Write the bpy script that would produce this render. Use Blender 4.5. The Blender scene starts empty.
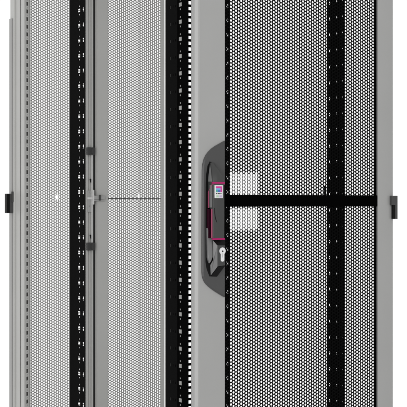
import bpy, math, numpy as np
from mathutils import Vector
S = 0.001                                            # everything below is measured in millimetres
C = bpy.context.scene.collection
PI = math.pi

# ------------------------------------------------------------------ materials
def mat(name, col, rough=0.5, metal=0.0, spec=0.5, bump=0.0, bscale=900.0, var=0.0, coat=0.0):
    m = bpy.data.materials.new(name); m.use_nodes = True
    nt = m.node_tree; b = nt.nodes['Principled BSDF']
    b.inputs['Base Color'].default_value = (*col, 1)
    b.inputs['Roughness'].default_value = rough
    b.inputs['Metallic'].default_value = metal
    b.inputs['Specular IOR Level'].default_value = spec
    b.inputs['Coat Weight'].default_value = coat
    tc = nt.nodes.new('ShaderNodeTexCoord')
    if bump:
        n = nt.nodes.new('ShaderNodeTexNoise'); n.inputs['Scale'].default_value = bscale
        n.inputs['Detail'].default_value = 3
        bp = nt.nodes.new('ShaderNodeBump'); bp.inputs['Strength'].default_value = bump
        bp.inputs['Distance'].default_value = 0.0004
        nt.links.new(tc.outputs['Object'], n.inputs['Vector'])
        nt.links.new(n.outputs['Fac'], bp.inputs['Height'])
        nt.links.new(bp.outputs['Normal'], b.inputs['Normal'])
    if var:
        n2 = nt.nodes.new('ShaderNodeTexNoise'); n2.inputs['Scale'].default_value = 7
        n2.inputs['Detail'].default_value = 6
        r = nt.nodes.new('ShaderNodeMapRange')
        r.inputs['From Min'].default_value = 0.3; r.inputs['From Max'].default_value = 0.7
        r.inputs['To Min'].default_value = 1 - var; r.inputs['To Max'].default_value = 1 + var
        mx = nt.nodes.new('ShaderNodeMix'); mx.data_type = 'RGBA'; mx.blend_type = 'MULTIPLY'
        mx.inputs[0].default_value = 1.0
        mx.inputs[6].default_value = (*col, 1)
        nt.links.new(tc.outputs['Object'], n2.inputs['Vector'])
        nt.links.new(n2.outputs['Fac'], r.inputs['Value'])
        nt.links.new(r.outputs['Result'], mx.inputs[7])
        nt.links.new(mx.outputs[2], b.inputs['Base Color'])
    return m

GREY   = mat('light_grey_powder_coat', (.43, .43, .422), .22, bump=.12, var=.02)
GREYIN = mat('light_grey_inner_paint', (.64, .64, .62), .45, bump=.2, var=.02)
BLACK  = mat('black_paint', (.0015, .0015, .0015), .55, spec=.005, bump=.2)
BLACKS = mat('black_rail_paint', (.0022, .0022, .0022), .5, spec=.015, bump=.2)
MESHB  = mat('black_perforated_steel', (.003, .003, .003), .5, spec=.02)
MESHG  = mat('grey_perforated_steel', (.42, .42, .41), .5, spec=.3)
WHITE  = mat('white_lacquer', (.9, .9, .9), .5)
PLATE  = mat('dark_grey_plastic', (.078, .078, .078), .34, bump=.3, bscale=1500, spec=.4)
LEVER  = mat('charcoal_plastic', (.060, .061, .060), .27, bump=.3, bscale=1500, spec=.4)
SIDE   = mat('grey_and_lit_side_plastic', (.22, .22, .22), .3, spec=.5)  # grey parts; also holds the lit tone of the lever's side
DARK   = mat('black_plastic_and_shade', (.008, .008, .008), .4, spec=.12)  # black parts; also stands for shade in handle recess, crease and lock slopes
MAG    = mat('magenta_plastic', (.52, .012, .16), .35, spec=.3)
PINK   = mat('pale_magenta_plastic', (.50, .10, .20), .35, spec=.3)
CHROME = mat('zinc_plated_steel', (.90, .90, .89), .3, metal=.25, bump=.3, bscale=300)
HINGE  = mat('hinge_grey_plastic', (.075, .075, .075), .4, spec=.3, bump=.2)
RIVET  = mat('bright_rivet_steel', (.8, .8, .8), .3, metal=.6)
FLOOR  = mat('white_studio_paper', (.82, .82, .82), .7, var=.01)
def flat(n, c): return mat(n, c, .45, spec=.3)
L_MAG, L_BLUE, L_SKY, L_GREEN, L_PALE, L_LILAC = (flat('print_magenta', (.75, .06, .38)), flat('print_blue', (.09, .17, .62)),
    flat('print_sky', (.20, .50, .80)), flat('print_green', (.08, .45, .33)), flat('print_pale_green', (.50, .68, .50)), flat('print_lilac', (.62, .50, .72)))

# ------------------------------------------------------------------ mesh helpers
class MB:
    def __init__(s): s.v = []; s.f = []; s.m = []
    def add(s, vs, fs, mi=0):
        o = len(s.v); s.v += [tuple(p) for p in vs]
        for f in fs: s.f.append([i + o for i in f]); s.m.append(mi)
        return s
    def box(s, x0, x1, y0, y1, z0, z1, mi=0):
        vs = [(x, y, z) for z in (z0, z1) for y in (y0, y1) for x in (x0, x1)]
        return s.add(vs, [(0, 2, 3, 1), (4, 5, 7, 6), (0, 1, 5, 4), (2, 6, 7, 3), (0, 4, 6, 2), (1, 3, 7, 5)], mi)
    def prism_z(s, prof, z0, z1, mi=0):              # profile in x,y (anticlockwise seen from above) extruded upward
        n = len(prof)
        vs = [(x, y, z0) for x, y in prof] + [(x, y, z1) for x, y in prof]
        fs = [tuple(reversed(range(n))), tuple(range(n, 2 * n))] + [(i, (i + 1) % n, n + (i + 1) % n, n + i) for i in range(n)]
        return s.add(vs, fs, mi)
    def prism_y(s, out, yf, yb, bev=0.0, mi=0):      # outline in x,z from the front plane yf back to yb, front edge bevelled
        n = len(out); cx = sum(p[0] for p in out) / n; cz = sum(p[1] for p in out) / n
        vs = []
        if bev:
            ins = []
            for i in range(n):
                a, b, c = Vector(out[i - 1]), Vector(out[i]), Vector(out[(i + 1) % n])
                e1 = (b - a).normalized(); e2 = (c - b).normalized()
                n1 = Vector((-e1.y, e1.x)); n2 = Vector((-e2.y, e2.x)); nn = (n1 + n2)
                nn = nn / max(.3, nn.length_squared / 2)
                if (Vector((cx, cz)) - b).dot(nn) < 0: nn = -nn
                q = b + nn * bev; ins.append((q.x, q.y))
            rings = [[(x, yf, z) for x, z in ins], [(x, yf + bev, z) for x, z in out], [(x, yb, z) for x, z in out]]
        else:
            rings = [[(x, yf, z) for x, z in out], [(x, yb, z) for x, z in out]]
        for r in rings: vs += r
        fs = [tuple(range(n)), tuple(reversed(range((len(rings) - 1) * n, len(rings) * n)))]
        for k in range(len(rings) - 1):
            fs += [(k * n + i, (k + 1) * n + i, (k + 1) * n + (i + 1) % n, k * n + (i + 1) % n) for i in range(n)]
        return s.add(vs, fs, mi)
    def hull(s, a, b, mi=0):                         # two loops of equal length joined into a closed solid
        n = len(a)
        fs = [tuple(range(n)), tuple(reversed(range(n, 2 * n)))] + [(i, n + i, n + (i + 1) % n, (i + 1) % n) for i in range(n)]
        return s.add(list(a) + list(b), fs, mi)
    def disc(s, cx, cz, r, yf, yb, n=24, mi=0, bev=0.0):
        return s.prism_y([(cx + r * math.cos(2 * PI * i / n), cz + r * math.sin(2 * PI * i / n)) for i in range(n)], yf, yb, bev, mi)
    def tube(s, p, q, r, n=12, mi=0):
        p, q = Vector(p), Vector(q); d = (q - p).normalized()
        u = d.orthogonal().normalized(); w = d.cross(u)
        ring = lambda o: [tuple(o + r * (math.cos(2 * PI * i / n) * u + math.sin(2 * PI * i / n) * w)) for i in range(n)]
        return s.hull(ring(p), ring(q), mi)
    def build(s, name, mats, parent=None, smooth=False, bevel=0.0, label=None, recalc=True):
        if not isinstance(mats, (list, tuple)): mats = [mats]
        me = bpy.data.meshes.new(name)
        me.from_pydata([(x * S, y * S, z * S) for x, y, z in s.v], [], s.f)
        for m in mats: me.materials.append(m)
        me.polygons.foreach_set('material_index', s.m)
        if recalc:
            import bmesh
            bm = bmesh.new(); bm.from_mesh(me); bmesh.ops.recalc_face_normals(bm, faces=bm.faces); bm.to_mesh(me); bm.free()
        o = bpy.data.objects.new(name, me); C.objects.link(o)
        if parent: o.parent = parent
        if bevel:
            b = o.modifiers.new('bevel', 'BEVEL'); b.width = bevel * S; b.segments = 2; b.limit_method = 'ANGLE'; b.angle_limit = math.radians(40)
        if label: o['label'] = label
        return o

def hex_sheet(name, m, parent, x0, x1, z0, z1, y, t=1.5, p=8.55, cx=7.65, web=2.65, keep=None, slots=False, label=None):
    """sheet of steel punched with hexagons: every web between the holes is solid, t mm thick"""
    sxx = cx / (p * math.sqrt(3) / 2)
    ni = int((x1 - x0) / cx) + 1; nj = int((z1 - z0) / p) + 1
    I, J = np.meshgrid(np.arange(ni), np.arange(nj), indexing='ij'); I = I.ravel(); J = J.ravel()
    X = x0 + I * cx; Z = z0 + J * p + (I % 2) * p / 2
    if keep is not None:
        k = keep(X, Z); X, Z, I, J = X[k], Z[k], I[k], J[k]
    n = len(X); ang = np.arange(6) * PI / 3
    R = p / math.sqrt(3); r = (p - web) / math.sqrt(3)
    ca, sa = np.cos(ang), np.sin(ang)
    V = np.zeros((n, 24, 3))
    for k, (rad, yy) in enumerate(((R, 0), (r, 0), (r, t), (R, t))):
        V[:, k * 6:(k + 1) * 6, 0] = X[:, None] + rad * ca * sxx; V[:, k * 6:(k + 1) * 6, 2] = Z[:, None] + rad * sa
        V[:, k * 6:(k + 1) * 6, 1] = y + yy
    base = []
    for k in range(3):
        for i in range(6):
            j = (i + 1) % 6
            base.append((k * 6 + i, k * 6 + j, (k + 1) * 6 + j, (k + 1) * 6 + i))
    F = np.array(base)[None] + (np.arange(n) * 24)[:, None, None]
    if slots:                                        # every other column is an upright slot without cross webs
        hid = np.array([[i in (1, 4) for i in range(6)] for k in range(3)]).reshape(-1)
        F = F[~((I % 2 == 0)[:, None] & hid[None])]
    F = F.reshape(-1)
    me = bpy.data.meshes.new(name)
    me.vertices.add(n * 24); me.vertices.foreach_set('co', (V * S).reshape(-1))
    me.loops.add(len(F)); me.loops.foreach_set('vertex_index', F.astype(np.int32))
    nf = len(F) // 4
    me.polygons.add(nf); me.polygons.foreach_set('loop_start', np.arange(0, 4 * nf, 4, dtype=np.int32))
    me.update(calc_edges=True); me.validate()
    me.materials.append(m)
    o = bpy.data.objects.new(name, me); C.objects.link(o); o.parent = parent
    if label: o['label'] = label
    return o

def punched(mb, org, du, dv, U, V, holes, t, mi=0):
    """flat plate from U[0]..U[1] x V[0]..V[1] with rectangular holes, t thick along du x dv; appended to mb"""
    org, du, dv = Vector(org), Vector(du).normalized(), Vector(dv).normalized(); nn = du.cross(dv) * t
    rnd = lambda a: round(a, 3)
    us = sorted({rnd(U[0]), rnd(U[1])} | {rnd(h[0]) for h in holes} | {rnd(h[1]) for h in holes})
    vs = sorted({rnd(V[0]), rnd(V[1])} | {rnd(h[2]) for h in holes} | {rnd(h[3]) for h in holes})
    iu = {a: i for i, a in enumerate(us)}; iv = {a: i for i, a in enumerate(vs)}
    solid = np.ones((len(us) - 1, len(vs) - 1), bool)
    for h in holes: solid[iu[rnd(h[0])]:iu[rnd(h[1])], iv[rnd(h[2])]:iv[rnd(h[3])]] = False
    nu, nv = len(us), len(vs)
    pts = [org + du * a + dv * b for a in us for b in vs]; N = len(pts)
    pts = pts + [p + nn for p in pts]
    fs = []; ix = lambda a, b: a * nv + b
    sol = lambda a, b: 0 <= a < nu - 1 and 0 <= b < nv - 1 and solid[a, b]
    for a in range(nu - 1):
        for b in range(nv - 1):
            if not solid[a, b]: continue
            q = (ix(a, b), ix(a + 1, b), ix(a + 1, b + 1), ix(a, b + 1))
            fs.append(tuple(reversed(q))); fs.append(tuple(i + N for i in q))
            for (da, db, e) in ((-1, 0, (0, 3)), (1, 0, (2, 1)), (0, -1, (1, 0)), (0, 1, (3, 2))):
                if not sol(a + da, b + db):
                    i, j = q[e[0]], q[e[1]]; fs.append((j, i, i + N, j + N))
    return mb.add(pts, fs, mi)

def arc(cx, cy, r, a0, a1, n=6):
    return [(cx + r * math.cos(math.radians(a0 + (a1 - a0) * i / n)), cy + r * math.sin(math.radians(a0 + (a1 - a0) * i / n))) for i in range(n + 1)]

# ------------------------------------------------------------------ the cabinet
W, D, H = 620.0, 1108.0, 2000.0  # most x, y positions below were worked back from image pixels
XL = -4.0                                            # outer left face of the front door
rack = bpy.data.objects.new('server_cabinet', None); C.objects.link(rack)
rack['label'] = 'light grey network server cabinet with open side and black perforated front door'
rack['category'] = 'server cabinet'

# base and roof
MB().box(6, 612, 36, 1070, 0, 96).box(0, 618, 30, 1076, 96.5, 108).build('base_frame', GREY, rack, bevel=3)
MB().box(0, 618, 32, 1076, 1990, 2012).build('roof_panel', GREY, rack, bevel=4)

# corner posts (hollow folded sections with system punching)
PIT = 23.6
def post(mirror, front, label=None):
    fx = (lambda x: (W - 4 if front else 586) - x) if mirror else (lambda x: x)
    mb = MB(); z0, z1 = 108.5, 1989.5
    if front:                                        # slim section hidden behind the door stile
        x0, x1 = sorted((fx(30 if not mirror else 5), fx(56 if not mirror else 21)))
        mb.box(x0, x1, 34, 46, z0, z1)
        return mb.build('corner_post', GREYIN, rack, bevel=1.5)
    n = int((z1 - z0) / PIT)
    zz = [1002.6 + PIT * k for k in range(-37, 42)]
    # flank facing outward: plain band, narrow rib with small holes, second band
    sx = -1 if mirror else 1
    def pl(org, du, U, holes, t):
        punched(mb, (fx(org[0]), org[1], 0), (du[0] * sx, du[1], 0), (0, 0, 1), U, (z0, z1), holes, t)
    pl((1.5, 1086), (0, -1), (0, 29), [], 2)
    pl((4.5, 1057), (0, -1), (0, 11), [(3, 6.5, z - 3, z + 3) for z in zz], 2)
    pl((1.0, 1046), (0, -1), (0, 22), [], 2)
    du = Vector((22, 13)).normalized()
    pl((1.0, 1023.5), (du.x, du.y), (0, 26), [(9, 20, z - 6.0, z + 6.0) for z in zz] + [(13, 16, z + 9.8, z + 13.8) for z in zz], -2 * sx)
    # closing walls so the section is a tube
    xa, xb = sorted((fx(24.5), fx(26.5)))
    mb.box(xa, xb, 1036, 1078, z0, z1)
    xa, xb = sorted((fx(8), fx(24))); mb.box(xa, xb, 1076, 1078, z0, z1)
    return mb.build('corner_post', GREYIN, rack)
post(False, False); post(True, False); post(True, True); post(False, True)

# 19 inch mounting rails
UH = 44.45
def rail(x, y0, y1, yflange, xfl0, xfl1, kind, zc, label=None):
    """flank plate at x from y0 to y1 (depth) and a flange with the three-hole unit pattern"""
    mb = MB(); z0, z1 = 130., 1970.
    zz = [zc + UH * k for k in range(-19, 22) if 150 < zc + UH * k < 1950]
    holes = []
    for z in zz:
        ys = kind['square']
        qw, qh = kind.get('q', (8.5, 5.2)); holes.append((ys - qw, ys + qw, z - qh, z + qh))
        for d in kind.get('dots', (-12.2, 12.2)): holes.append((ys - 3.6, ys + 3.6, z + d - 2.3, z + d + 2.3))
        for (yy, w, h, dz) in kind['extra']: holes.append((yy - w, yy + w, z + dz - h, z + dz + h))
    sp = kind.get('split')
    if sp:                                           # front strip is a separate blacker plate, set 1 mm back
        punched(mb, (x + 1, 0, 0), (0, 1, 0), (0, 0, 1), (y0, sp), (z0, z1), [h for h in holes if h[1] < sp], 2.0, 1)
        punched(mb, (x, 0, 0), (0, 1, 0), (0, 0, 1), (sp + .2, y1), (z0, z1), [h for h in holes if h[0] > sp], 2.0)
    else:
        punched(mb, (x, 0, 0), (0, 1, 0), (0, 0, 1), (y0, y1), (z0, z1), holes, 2.0 if x < 300 else -2.0)
    ez = [z + d for z in zz for d in (-UH / 3, 0, UH / 3)]
    a, b = xfl0, xfl1
    punched(mb, (0, yflange, 0), (1, 0, 0), (0, 0, 1), (a, b), (z0, z1),
            [(kind['eia'] - 4.4, kind['eia'] + 4.4, z + kind.get('edz', 0) - 4.3, z + kind.get('edz', 0) + 4.3) for z in ez], -2.0, 1 if sp else 0)
    return mb, z0, z1
# front left: y of the big squares about 160, flange holes show beside the door edge
k = dict(square=158, split=169, eia=49.9, edz=0, extra=[(207, 1.9, 4.0, -2.0), (191, 1.3, 3, -1.5), (178, 1.3, 3, -1.5)])
ZF = 1000 + (203.5 - 193.8) * 2.584
mb, z0, z1 = rail(43.3, 119, 230, 116.5, 43.3, 68, k, ZF)
mb.build('mounting_rail', [BLACKS, BLACK], rack)
k = dict(square=171, q=(3.8, 3.3), dots=(), eia=549 - 2, extra=[(204, 5, 4.4, -2), (146, 2.8, 2.4, 0)])
ZR = 1000 + (203.5 - 209.2) * 2.77
mb, z0, z1 = rail(559.5, 136, 218, 133.5, 536, 557.4, k, ZR)
mb.box(553, 557, 219, 224, 1017, 1050)               # small black bracket above the door brace
mb.build('mounting_rail', BLACK, rack)
k = dict(square=756, eia=66, extra=[(730, 5, 6, 0)])
ZB = 1000 + (203.5 - 192) * 2.938
mb, z0, z1 = rail(53, 717, 817, 820, 55.2, 78, k, ZB)
mb.build('mounting_rail', BLACKS, rack)
k = dict(square=780, eia=547, extra=[(739, 6, 5.6, 0)])
mb, z0, z1 = rail(559.5, 727, 817, 820, 536, 557.4, k, ZB + 2)
mb.build('mounting_rail', BLACK, rack)
# short cross members carrying the rails, above and below the picture
for z in (112, 1960):
    for y in (150, 770):
        MB().box(6, 612, y - 12, y + 12, z, z + 16).build('rail_carrier', GREYIN, rack, bevel=1.5)

# ------------------------------------------------------------------ front door
DZ0, DZ1 = 112.0, 1986.0
mb = MB()
mb.prism_z([(82, 0.8), (82, 12), (60, 12), (60, 20.5), (XL, 20.5)] + [(XL, 10), (XL + .5, 8.4), (XL + 1.4, 7.0), (XL + 7.6, 1.2), (XL + 9.0, .4), (XL + 10.8, 0)], DZ0, DZ1)
mb.prism_z([(567, 12), (567, 0.8)] + [(568 + 52 * q / 14, 6.0 * (q / 14) ** 2) for q in range(15)] + [(623, 7.4), (625.6, 9.4), (627, 12), (627, 20.5), (582, 20.5), (582, 12)], DZ0, DZ1)
mb.box(82.4, 566.6, 0.2, 20, DZ1 - 66, DZ1).box(82.4, 566.6, 0.2, 20, DZ0, DZ0 + 66)
door = mb.build('front_door', GREY, rack, label='front door with grey stiles and black perforated sheet')
for p in door.data.polygons:
    p.use_smooth = True
door.data.set_sharp_from_angle(angle=math.radians(12))
# slim black inner frame round the sheet
iz0, iz1 = DZ0 + 66.5, DZ1 - 66.5
mb = MB().box(82.4, 84.6, 5.4, 11, iz0, iz1).box(558.6, 566.6, 5.4, 8.5, iz0, iz1)
mb.box(85, 558.2, 8.5, 22, iz1 - 14, iz1).box(85, 558.2, 8.5, 22, iz0, iz0 + 14)
mb.build('inner_frame', BLACK, door, bevel=.6)
MB().box(83, 566, 1.2, 5.0, 992.0, 1022.0).build('cross_brace', BLACK, door, bevel=1.0)
rx0, rx1, rz0, rz1 = 98, 183, 934, 1077
inr = lambda X, Z: (X > rx0) & (X < rx1) & (Z > rz0) & (Z < rz1) & ((Z < 990) | (Z > 1024))
sheet = dict(x0=88.5, x1=558, z0=iz0 + 8, z1=iz1 - 8, y=5.5)
hex_sheet('perforated_sheet', MESHB, door, **sheet, keep=lambda X, Z: ~inr(X, Z), label='black sheet with hexagonal holes')
PATCH = mat('dark_slotted_steel', (.10, .10, .10), .5)
hex_sheet('slotted_patch', PATCH, door, **sheet, web=1.6, slots=True, keep=lambda X, Z: inr(X, Z) & (Z > 1009), label='thin-webbed slotted patch above the black brace')
hex_sheet('slotted_patch', PATCH, door, **sheet, web=1.6, slots=True, keep=lambda X, Z: inr(X, Z) & (Z < 1009), label='thin-webbed slotted patch below the black brace')

# ---- swing handle (x, z from image pixels; y is towards the viewer when negative)
th = math.radians(31.5); ct, st = math.cos(th), math.sin(th)
def at(px, py, y):                                   # image pixel position cast onto the plane y -> x, z of the cabinet
    kx = (px - 203.5) / 1450.0
    l0, d0 = -16.1 - st * y, 3588.0 + ct * y
    x = (kx * d0 - l0) / (ct - kx * st)
    return x, 1000 - (py - 203.5) * (d0 + st * x) / 1450.0
def P3(px, py, y): x, z = at(px, py, y); return (x, y, z)
plate = [(225.4, 140.5), (221, 143), (216, 145.8), (212, 148.6), (208.8, 151.8), (206.2, 155.4), (204.4, 159.5), (203.2, 164.5), (202.8, 170),
         (202.6, 200), (202.4, 240), (202.4, 272), (202.9, 276.5), (204, 280.2), (206, 283.5), (208.6, 286.2), (212, 289), (216, 291.8), (220.5, 294.6), (225.4, 297.4)]
MB().prism_y([at(a, b, -5) for a, b in plate], -5.5, -0.1, 3.2).build('handle_plate', PLATE, door)
# recess shade round the lever, laid on as a flat dark sheet
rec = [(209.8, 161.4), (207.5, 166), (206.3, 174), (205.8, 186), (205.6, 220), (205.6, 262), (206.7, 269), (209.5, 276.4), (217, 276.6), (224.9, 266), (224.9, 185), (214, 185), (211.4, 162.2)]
MB().prism_y([at(a, b, -5.8) for a, b in rec], -6.1, -4.2, 0).build('recess_shade', DARK, door)
# lever: rising wedge, long grip standing off the plate, lower end
lev = MB()
yb, yf = -6.3, -29.0
xl, _ = at(213.0, 200, yf); xr, _ = at(224.4, 200, yf)
Z = lambda py: at(218, py, yf)[1]
def sm(a, b, t): t = min(1, max(0, (t - a) / (b - a))); return t * t * (3 - 2 * t)
rows = []
NR = 46
for q_ in range(NR + 1):                             # lofted grip: swells out of the plate, stands off it lower down
    py = 162.6 + (238.0 - 162.6) * q_ / NR
    up = min(1.0, (py - 162.6) / 21.0)
    yfr = -9 - 20 * math.sin(up * PI / 2) ** .9 - 1.2 * math.sin(max(0, (py - 184) / 54) * PI)
    ybk = -6.3 - 14.7 * sm(206.5, 209.5, py)
    x0 = xl + 6.0 * (1 - up) ** 1.3
    x1 = xr - 16.0 * (1 - math.sin(up * PI / 2) ** 1.2)
    rr = 3.2; z = Z(py); sec = [(x0, ybk, z)]
    for a_ in range(7):
        a = PI / 2 * a_ / 6; sec.append((x0 + rr * (1 - math.cos(a)), yfr + rr * (1 - math.sin(a)), z))
    for k_ in range(1, 8):
        t_ = k_ / 8; sec.append((x0 + rr + (x1 - x0 - 2 * rr) * t_, yfr - 1.6 * math.sin(PI * t_), z))
    for a_ in range(7):
        a = PI / 2 * (1 - a_ / 6); sec.append((x1 - rr * (1 - math.cos(a)), yfr + rr * (1 - math.sin(a)), z))
    sec.append((x1, ybk, z)); rows.append(sec)
ns = len(rows[0]); vs = [p for sec in rows for p in sec]
fs = [(a * ns + b, a * ns + (b + 1) % ns, (a + 1) * ns + (b + 1) % ns, (a + 1) * ns + b) for a in range(NR) for b in range(ns)]
lev.add(vs, fs + [tuple(range(ns)), tuple(reversed(range(NR * ns, (NR + 1) * ns)))])
lever = lev.build('handle_lever', LEVER, door)
for p in lever.data.polygons: p.use_smooth = True
lever.data.set_sharp_from_angle(angle=math.radians(50))
# side of the lever: the light it catches is put into a lighter colour
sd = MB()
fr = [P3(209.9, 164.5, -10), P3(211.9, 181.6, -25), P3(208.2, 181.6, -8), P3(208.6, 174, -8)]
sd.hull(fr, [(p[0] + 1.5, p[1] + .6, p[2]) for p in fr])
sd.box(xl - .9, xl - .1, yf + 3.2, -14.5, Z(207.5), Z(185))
sd.build('lever_lit_cheek', SIDE, door, bevel=.3)
mg = MB()
mg.box(xl - .8, xr + .3, yf - 1.9, yf + 5, Z(183.7), Z(182.1)).build('accent_band', MAG, door, bevel=.6)
MB().box(xl - .8, xr + .6, yf - 1.9, yf + 5, Z(239.8), Z(238.2)).build('accent_band', MAG, door, bevel=.6)
mg = MB()
mg.hull([(xl - 1.1, -25, Z(184.3)), (xl - 1.1, -28, Z(184.3)), (xl - 1.1, -10.8, Z(190.5)), (xl - 1.1, -7, Z(192))],
        [(xl - .1, -25, Z(184.3)), (xl - .1, -28, Z(184.3)), (xl - .1, -10.8, Z(190.5)), (xl - .1, -7, Z(192))])
mg.hull([(xl - 1.1, -7, Z(192.1)), (xl - 1.1, -10.8, Z(190.6)), (xl - 1.1, -10.8, Z(208)), (xl - 1.1, -7, Z(208))],
        [(xl - .1, -7, Z(192.1)), (xl - .1, -10.8, Z(190.6)), (xl - .1, -10.8, Z(208)), (xl - .1, -7, Z(208))])
mg.box(xl - .8, xl - .1, -26.5, -21.2, Z(237.9), Z(209))
mg.build('accent_edge', PINK, door)
# finger gap behind the grip: wine red solid, gap shade darkened into its colour
MB().box(xl - 4, xl + 16, -15, -6.3, Z(238), Z(209)).build('grip_gap_shade', mat('dark_wine_gap_shade', (.03, .002, .012), .4, spec=.2), door)
# grey rib on the plate left of the grip gap, ending in a hook shape
lo = MB()
lo.prism_y([at(a, b, -12) for a, b in [(207.6, 228), (209, 233), (211.6, 238), (212.6, 240), (212.6, 257), (211.2, 261), (209.6, 263.2), (207.9, 258)]], -13, -6.2, 1.0)
lo.build('grip_rib', SIDE, door)
# lock block: sloping left cheek, front face, shade of gap and underside as black solids
A = lambda p, y: P3(p[0], p[1], y)
yl = -24.0
face = [(217.6, 245.2), (225.3, 245.2), (225.3, 265.5), (217.6, 266.6)]
lb = MB(); lb.prism_y([at(a, b, yl) for a, b in face], yl, -6.3, .8)
lb.build('lock_block', LEVER, door)
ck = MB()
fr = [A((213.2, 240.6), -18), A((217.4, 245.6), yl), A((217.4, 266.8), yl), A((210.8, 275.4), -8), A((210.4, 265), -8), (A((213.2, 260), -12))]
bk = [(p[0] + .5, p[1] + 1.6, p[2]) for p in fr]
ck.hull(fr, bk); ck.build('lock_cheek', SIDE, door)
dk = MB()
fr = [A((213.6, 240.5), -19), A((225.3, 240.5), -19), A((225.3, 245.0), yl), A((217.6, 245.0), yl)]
dk.hull(fr, [(p[0], p[1] + 3, p[2]) for p in fr]).build('lock_shade_slope', DARK, door)
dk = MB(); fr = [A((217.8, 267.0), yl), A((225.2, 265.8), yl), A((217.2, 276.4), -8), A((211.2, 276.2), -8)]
dk.hull(fr, [(p[0], p[1] + 2, p[2]) for p in fr]); dk.build('lock_shade_slope', DARK, door)
# key escutcheon: white round head and slot with a small dark key hole
cx, cz = at(222.4, 251.0, yl)
kh = MB().disc(cx, cz, 9.0, yl - 1.6, yl - .1, 28, 0, .6)
kh.prism_y([(cx - 5.2, cz - 6.6), (cx - 5.2, cz - 22)] + [(cx + 5.2 * math.cos(a), cz - 22 - 4.4 * math.sin(a)) for a in [PI * (1 - i / 8) for i in range(1, 8)]] + [(cx + 5.2, cz - 22), (cx + 5.2, cz - 6.6)], yl - 1.4, yl - .1, .5)
kh.disc(cx, cz - .6, 2.1, yl - 1.8, yl - 1.2, 12, 1)
kh.box(cx - .3, cx + .3, yl - 1.62, yl - 1.3, cz - 16, cz - 4, 1)
kh.build('key_escutcheon', [WHITE, DARK], door)
# printed label on the lever
lb = MB(); yt = yf
def q(px0, px1, py0, py1, mi, lift):
    x0, z0 = at(px0, py0, yf); x1, z1 = at(px1, py1, yf)
    lb.box(min(x0, x1), max(x0, x1), yf - lift, yf + 2.2, min(z0, z1), max(z0, z1), mi)
yf -= 2.9
q(214.9, 222.7, 185.2, 198.2, 0, .5)
q(215.8, 222.0, 186.3, 188.2, 1, .65); q(220.4, 222.0, 188.25, 192.2, 1, .65)
q(216.0, 220.3, 188.3, 190.0, 3, .65); q(217.6, 220.3, 190.05, 192.2, 2, .65); q(216.0, 217.5, 190.05, 192.2, 4, .65)
for a, b in ((216.1, 217.3), (218.1, 219.6), (220.3, 221.4)): q(a, b, 193.1, 194.2, 7, .65)
q(216.2, 218.6, 195.3, 197.4, 5, .65); q(219.2, 221.8, 195.3, 197.4, 6, .65)
yf += 2.9
lb.build('printed_label', [WHITE, L_MAG, L_BLUE, L_SKY, L_GREEN, L_PALE, L_LILAC, DARK], door)
# crease on the lever face, its shade drawn as a raised dark strip
cr = MB()
pts = [P3(a, b, yf - 2.0) for a, b in [(214.6, 208), (214.8, 213), (215.3, 217), (216.2, 220.5), (217.2, 223.2)]]
loop = lambda p, w: [(p[0] - w, p[1], p[2]), (p[0], p[1] - .5, p[2]), (p[0] + w, p[1], p[2]), (p[0], p[1] + 3, p[2])]
rings = [loop(p, w) for p, w in zip(pts, (.3, .7, 1.0, 1.1, .3))]
cr.add([v for g in rings for v in g], [(a * 4 + b, a * 4 + (b + 1) % 4, a * 4 + 4 + (b + 1) % 4, a * 4 + 4 + b) for a in range(4) for b in range(4)])
cr.build('crease_shade', DARK, door)

# door hinge at the right edge
hz = lambda py: 1000 - (py - 203.5) * 3911 / 1450
MB().box(610.5, 630.5, -5, 21, hz(205), hz(195.8)).box(617.5, 622.5, -3, 18, hz(219), hz(205) + 1, 1).box(622.9, 630.5, -5, 18, hz(219), hz(205) + 1).build('door_hinge', [HINGE, DARK], door, bevel=.8)

# ------------------------------------------------------------------ two rear door leaves, seen from inside
RZ0, RZ1 = 112.0, 1986.0
YI = 1079.0
mb = MB()                                             # left leaf: outer edge, folded centre stile
mb.prism_z([(-6, 1088), (33, 1088), (33, 1092), (2, 1092), (2, 1116), (-6, 1116)], RZ0, RZ1)
for (a, b, y) in ((243, 248.3, 1080), (248.6, 252.8, 1084), (253.1, 257.5, 1081.5), (257.8, 260.6, 1084.5), (260.9, 267.0, 1081)):
    mb.box(a, b, y, 1098, RZ0, RZ1)
mb.box(33.4, 242.6, 1082, 1096, RZ1 - 60, RZ1).box(33.4, 242.6, 1082, 1096, RZ0, RZ0 + 60)
left = mb.build('rear_door', GREYIN, rack, bevel=.7, label='left leaf of the rear door, carrying the lock rod')
MB().box(-9.5, -6.3, 1098, 1117, RZ0, 1000 + 183 * 4575 / 1450).build('edge_trim', GREY, left, bevel=.5)
rnd = lambda X, Zz: ((X - 138) ** 2 + (Zz - 1020.5) ** 2) > 8.0 ** 2
hex_sheet('perforated_sheet', MESHG, left, 36, 244, RZ0 + 64, RZ1 - 64, 1089, p=8.4, cx=7.7, web=2.6, keep=rnd)
rnd2 = lambda X, Zz: ((X - 439.5) ** 2 + (Zz - 1021.5) ** 2) > 8.0 ** 2
mb = MB()                                             # right leaf
mb.box(274.8, 280, 1081, 1098, RZ0, RZ1).box(280.3, 318, 1079, 1098, RZ0, RZ1).box(318.3, 322.5, 1085, 1094, RZ0, RZ1)
mb.box(518, 532.0, 1084, 1088, RZ0, RZ1).box(533, 584, 1078.5, 1083, RZ0, RZ1)
mb.box(323, 528, 1082, 1096, RZ1 - 60, RZ1).box(323, 528, 1082, 1096, RZ0, RZ0 + 60)
right = mb.build('rear_door', GREYIN, rack, bevel=.7, label='right leaf of the rear door')
hex_sheet('perforated_sheet', MESHG, right, 324, 519, RZ0 + 64, RZ1 - 64, 1089, p=8.4, cx=7.7, web=2.6, keep=rnd2)
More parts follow.
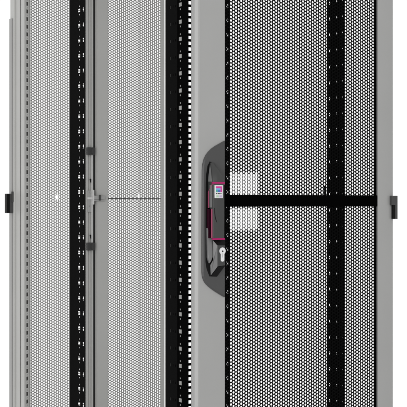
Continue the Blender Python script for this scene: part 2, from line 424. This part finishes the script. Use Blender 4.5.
MB().tube((322, 1086.5, 1015.5), (522, 1086.5, 1015.5), 1.5, 8).build('cross_rod', mat('dark_steel', (.06, .06, .06), .4, metal=.3), right)
MB().box(267.3, 274.5, 1082.5, 1097, RZ0, RZ1).build('seam_gasket', mat('rubber_gasket', (.03, .03, .03), .8, spec=.2), right)

# lock rod on the inside of the left leaf
def rz(py): return 1000 - (py - 203.5) * 4660 / 1450
MB().tube((259.5, 1076, rz(147)), (259.5, 1076, rz(250)), 2.2, 12).build('lock_rod', CHROME, left)
for (a, b) in ((147.6, 155.2), (242.4, 250.2)):
    MB().box(240.5, 266, 1068, 1081, rz(b), rz(a)).box(252, 258, 1065, 1068.3, rz(b) + 4, rz(a) - 4, 0).build('rod_guide', LEVER, left, bevel=1.5)
mb = MB()
mb.box(244, 259, 1075, 1080.5, rz(212), rz(190.5))
mb.tube((252, 1076, rz(192.5)), (252, 1072, rz(192.5)), 2.5, 10).tube((252, 1076, rz(206)), (252, 1072, rz(206)), 2.5, 10)
mb.box(265.3, 305, 1071.5, 1075.8, rz(199.6), rz(195.6)).box(265.3, 305, 1073.5, 1078.0, rz(201.2), rz(199.9))
mb.build('lock_case', mat('dull_zinc', (.52, .52, .51), .38, metal=.25, bump=.3, bscale=300), left, bevel=.8)
MB().box(242, 259.5, 1070, 1074.6, rz(199.4), rz(197.3)).build('lock_bolt', CHROME, left, bevel=.8)
MB().box(260, 264.6, 1068.5, 1074, rz(204.5), rz(190)).build('lock_slide', CHROME, left, bevel=.8)
MB().box(283, 287, 1067, 1072, rz(200.6), rz(194.8)).build('latch_tongue', HINGE, left, bevel=.6)
for py in (181, 236.8):
    x0 = 257.5
    MB().hull([(x0 - 4, 1076, rz(py - 2)), (x0 + 4, 1076, rz(py - 2)), (x0 + 3.5, 1076, rz(py + 2.5)), (x0 - 1, 1076, rz(py + 1.5))],
              [(x0 - 4, 1082, rz(py - 2)), (x0 + 4, 1082, rz(py - 2)), (x0 + 3.5, 1082, rz(py + 2.5)), (x0 - 1, 1082, rz(py + 1.5))]).build('rod_clip', DARK, left)
# thin upright wires behind both perforated sheets
WIRE = mat('thin_steel_wire', (.10, .10, .10), .4, metal=.3)
MB().tube((134.5, 1092.5, RZ0 + 60), (134.5, 1092.5, RZ1 - 60), .8, 6).build('stiffener_wire', WIRE, left)
MB().tube((441, 1092.5, RZ0 + 60), (441, 1092.5, RZ1 - 60), .8, 6).build('stiffener_wire', WIRE, right)
# rear hinge, left edge
gz = lambda py: 1000 - (py - 203.5) * 4550 / 1450
MB().box(-27, -17, 1096, 1112, gz(213), gz(193.8), 1).box(-16.6, -7, 1094, 1110, gz(213), gz(193.8), 0).box(-13, -7, 1090, 1094.3, gz(202), gz(191.6), 0).build('door_hinge', [HINGE, DARK], left, bevel=.8)

# ------------------------------------------------------------------ studio floor, light, camera
n = 64
mb = MB().add([(310 + 1300 * math.cos(2 * PI * i / n), 540 + 1300 * math.sin(2 * PI * i / n), zz) for zz in (-0.5, -12) for i in range(n)],
              [tuple(range(n)), tuple(reversed(range(n, 2 * n)))] + [(i, n + i, n + (i + 1) % n, (i + 1) % n) for i in range(n)])
fl = mb.build('studio_floor', FLOOR); fl['kind'] = 'structure'
fl['label'] = 'plain white studio floor under the cabinet'

w = bpy.data.worlds.new('World'); bpy.context.scene.world = w; w.use_nodes = True
nt = w.node_tree; bg = nt.nodes['Background']
tc = nt.nodes.new('ShaderNodeTexCoord')
dp = nt.nodes.new('ShaderNodeVectorMath'); dp.operation = 'DOT_PRODUCT'; dp.inputs[1].default_value = (st, ct, 0)
nt.links.new(tc.outputs['Generated'], dp.inputs[0])
rp = nt.nodes.new('ShaderNodeValToRGB')
nt.links.new(dp.outputs['Value'], rp.inputs['Fac'])
rp.color_ramp.elements[0].position = 0.25; rp.color_ramp.elements[0].color = (.58, .58, .58, 1)
rp.color_ramp.elements[1].position = 0.60; rp.color_ramp.elements[1].color = (1.02, 1.02, 1.02, 1)
nt.links.new(rp.outputs['Color'], bg.inputs['Color']); bg.inputs['Strength'].default_value = 1.0

def area(name, loc, target, sx, sy, power, col=(1, 1, 1)):
    l = bpy.data.lights.new(name, 'AREA'); l.shape = 'RECTANGLE'; l.size = sx; l.size_y = sy; l.energy = power; l.color = col
    o = bpy.data.objects.new(name, l); C.objects.link(o); o.location = loc
    o.rotation_euler = (Vector(target) - Vector(loc)).to_track_quat('-Z', 'Y').to_euler()
    return o
area('softbox_key', (-0.2, -3.6, 2.3), (.3, .2, 1.0), 1.6, 1.6, 21)
area('softbox_strip', (-2.9, -1.75, 1.1), (0, 0, 1.0), .16, 2.6, 26)

cam = bpy.data.cameras.new('camera'); co = bpy.data.objects.new('camera', cam); C.objects.link(co)
cx = 16.1 * ct - 3588 * st; cy = -16.1 * st - 3588 * ct
co.location = (cx * S, cy * S, 1.0); co.rotation_euler = (PI / 2, 0, -th)
cam.sensor_width = 36; cam.lens = 36 * 1450 / 407; cam.clip_start = .05; cam.clip_end = 100
sc = bpy.context.scene; sc.camera = co
sc.view_settings.view_transform = 'Standard'; sc.view_settings.look = 'None'; sc.view_settings.gamma = 1; sc.view_settings.exposure = 0
sc.render.resolution_x = sc.render.resolution_y = 1024
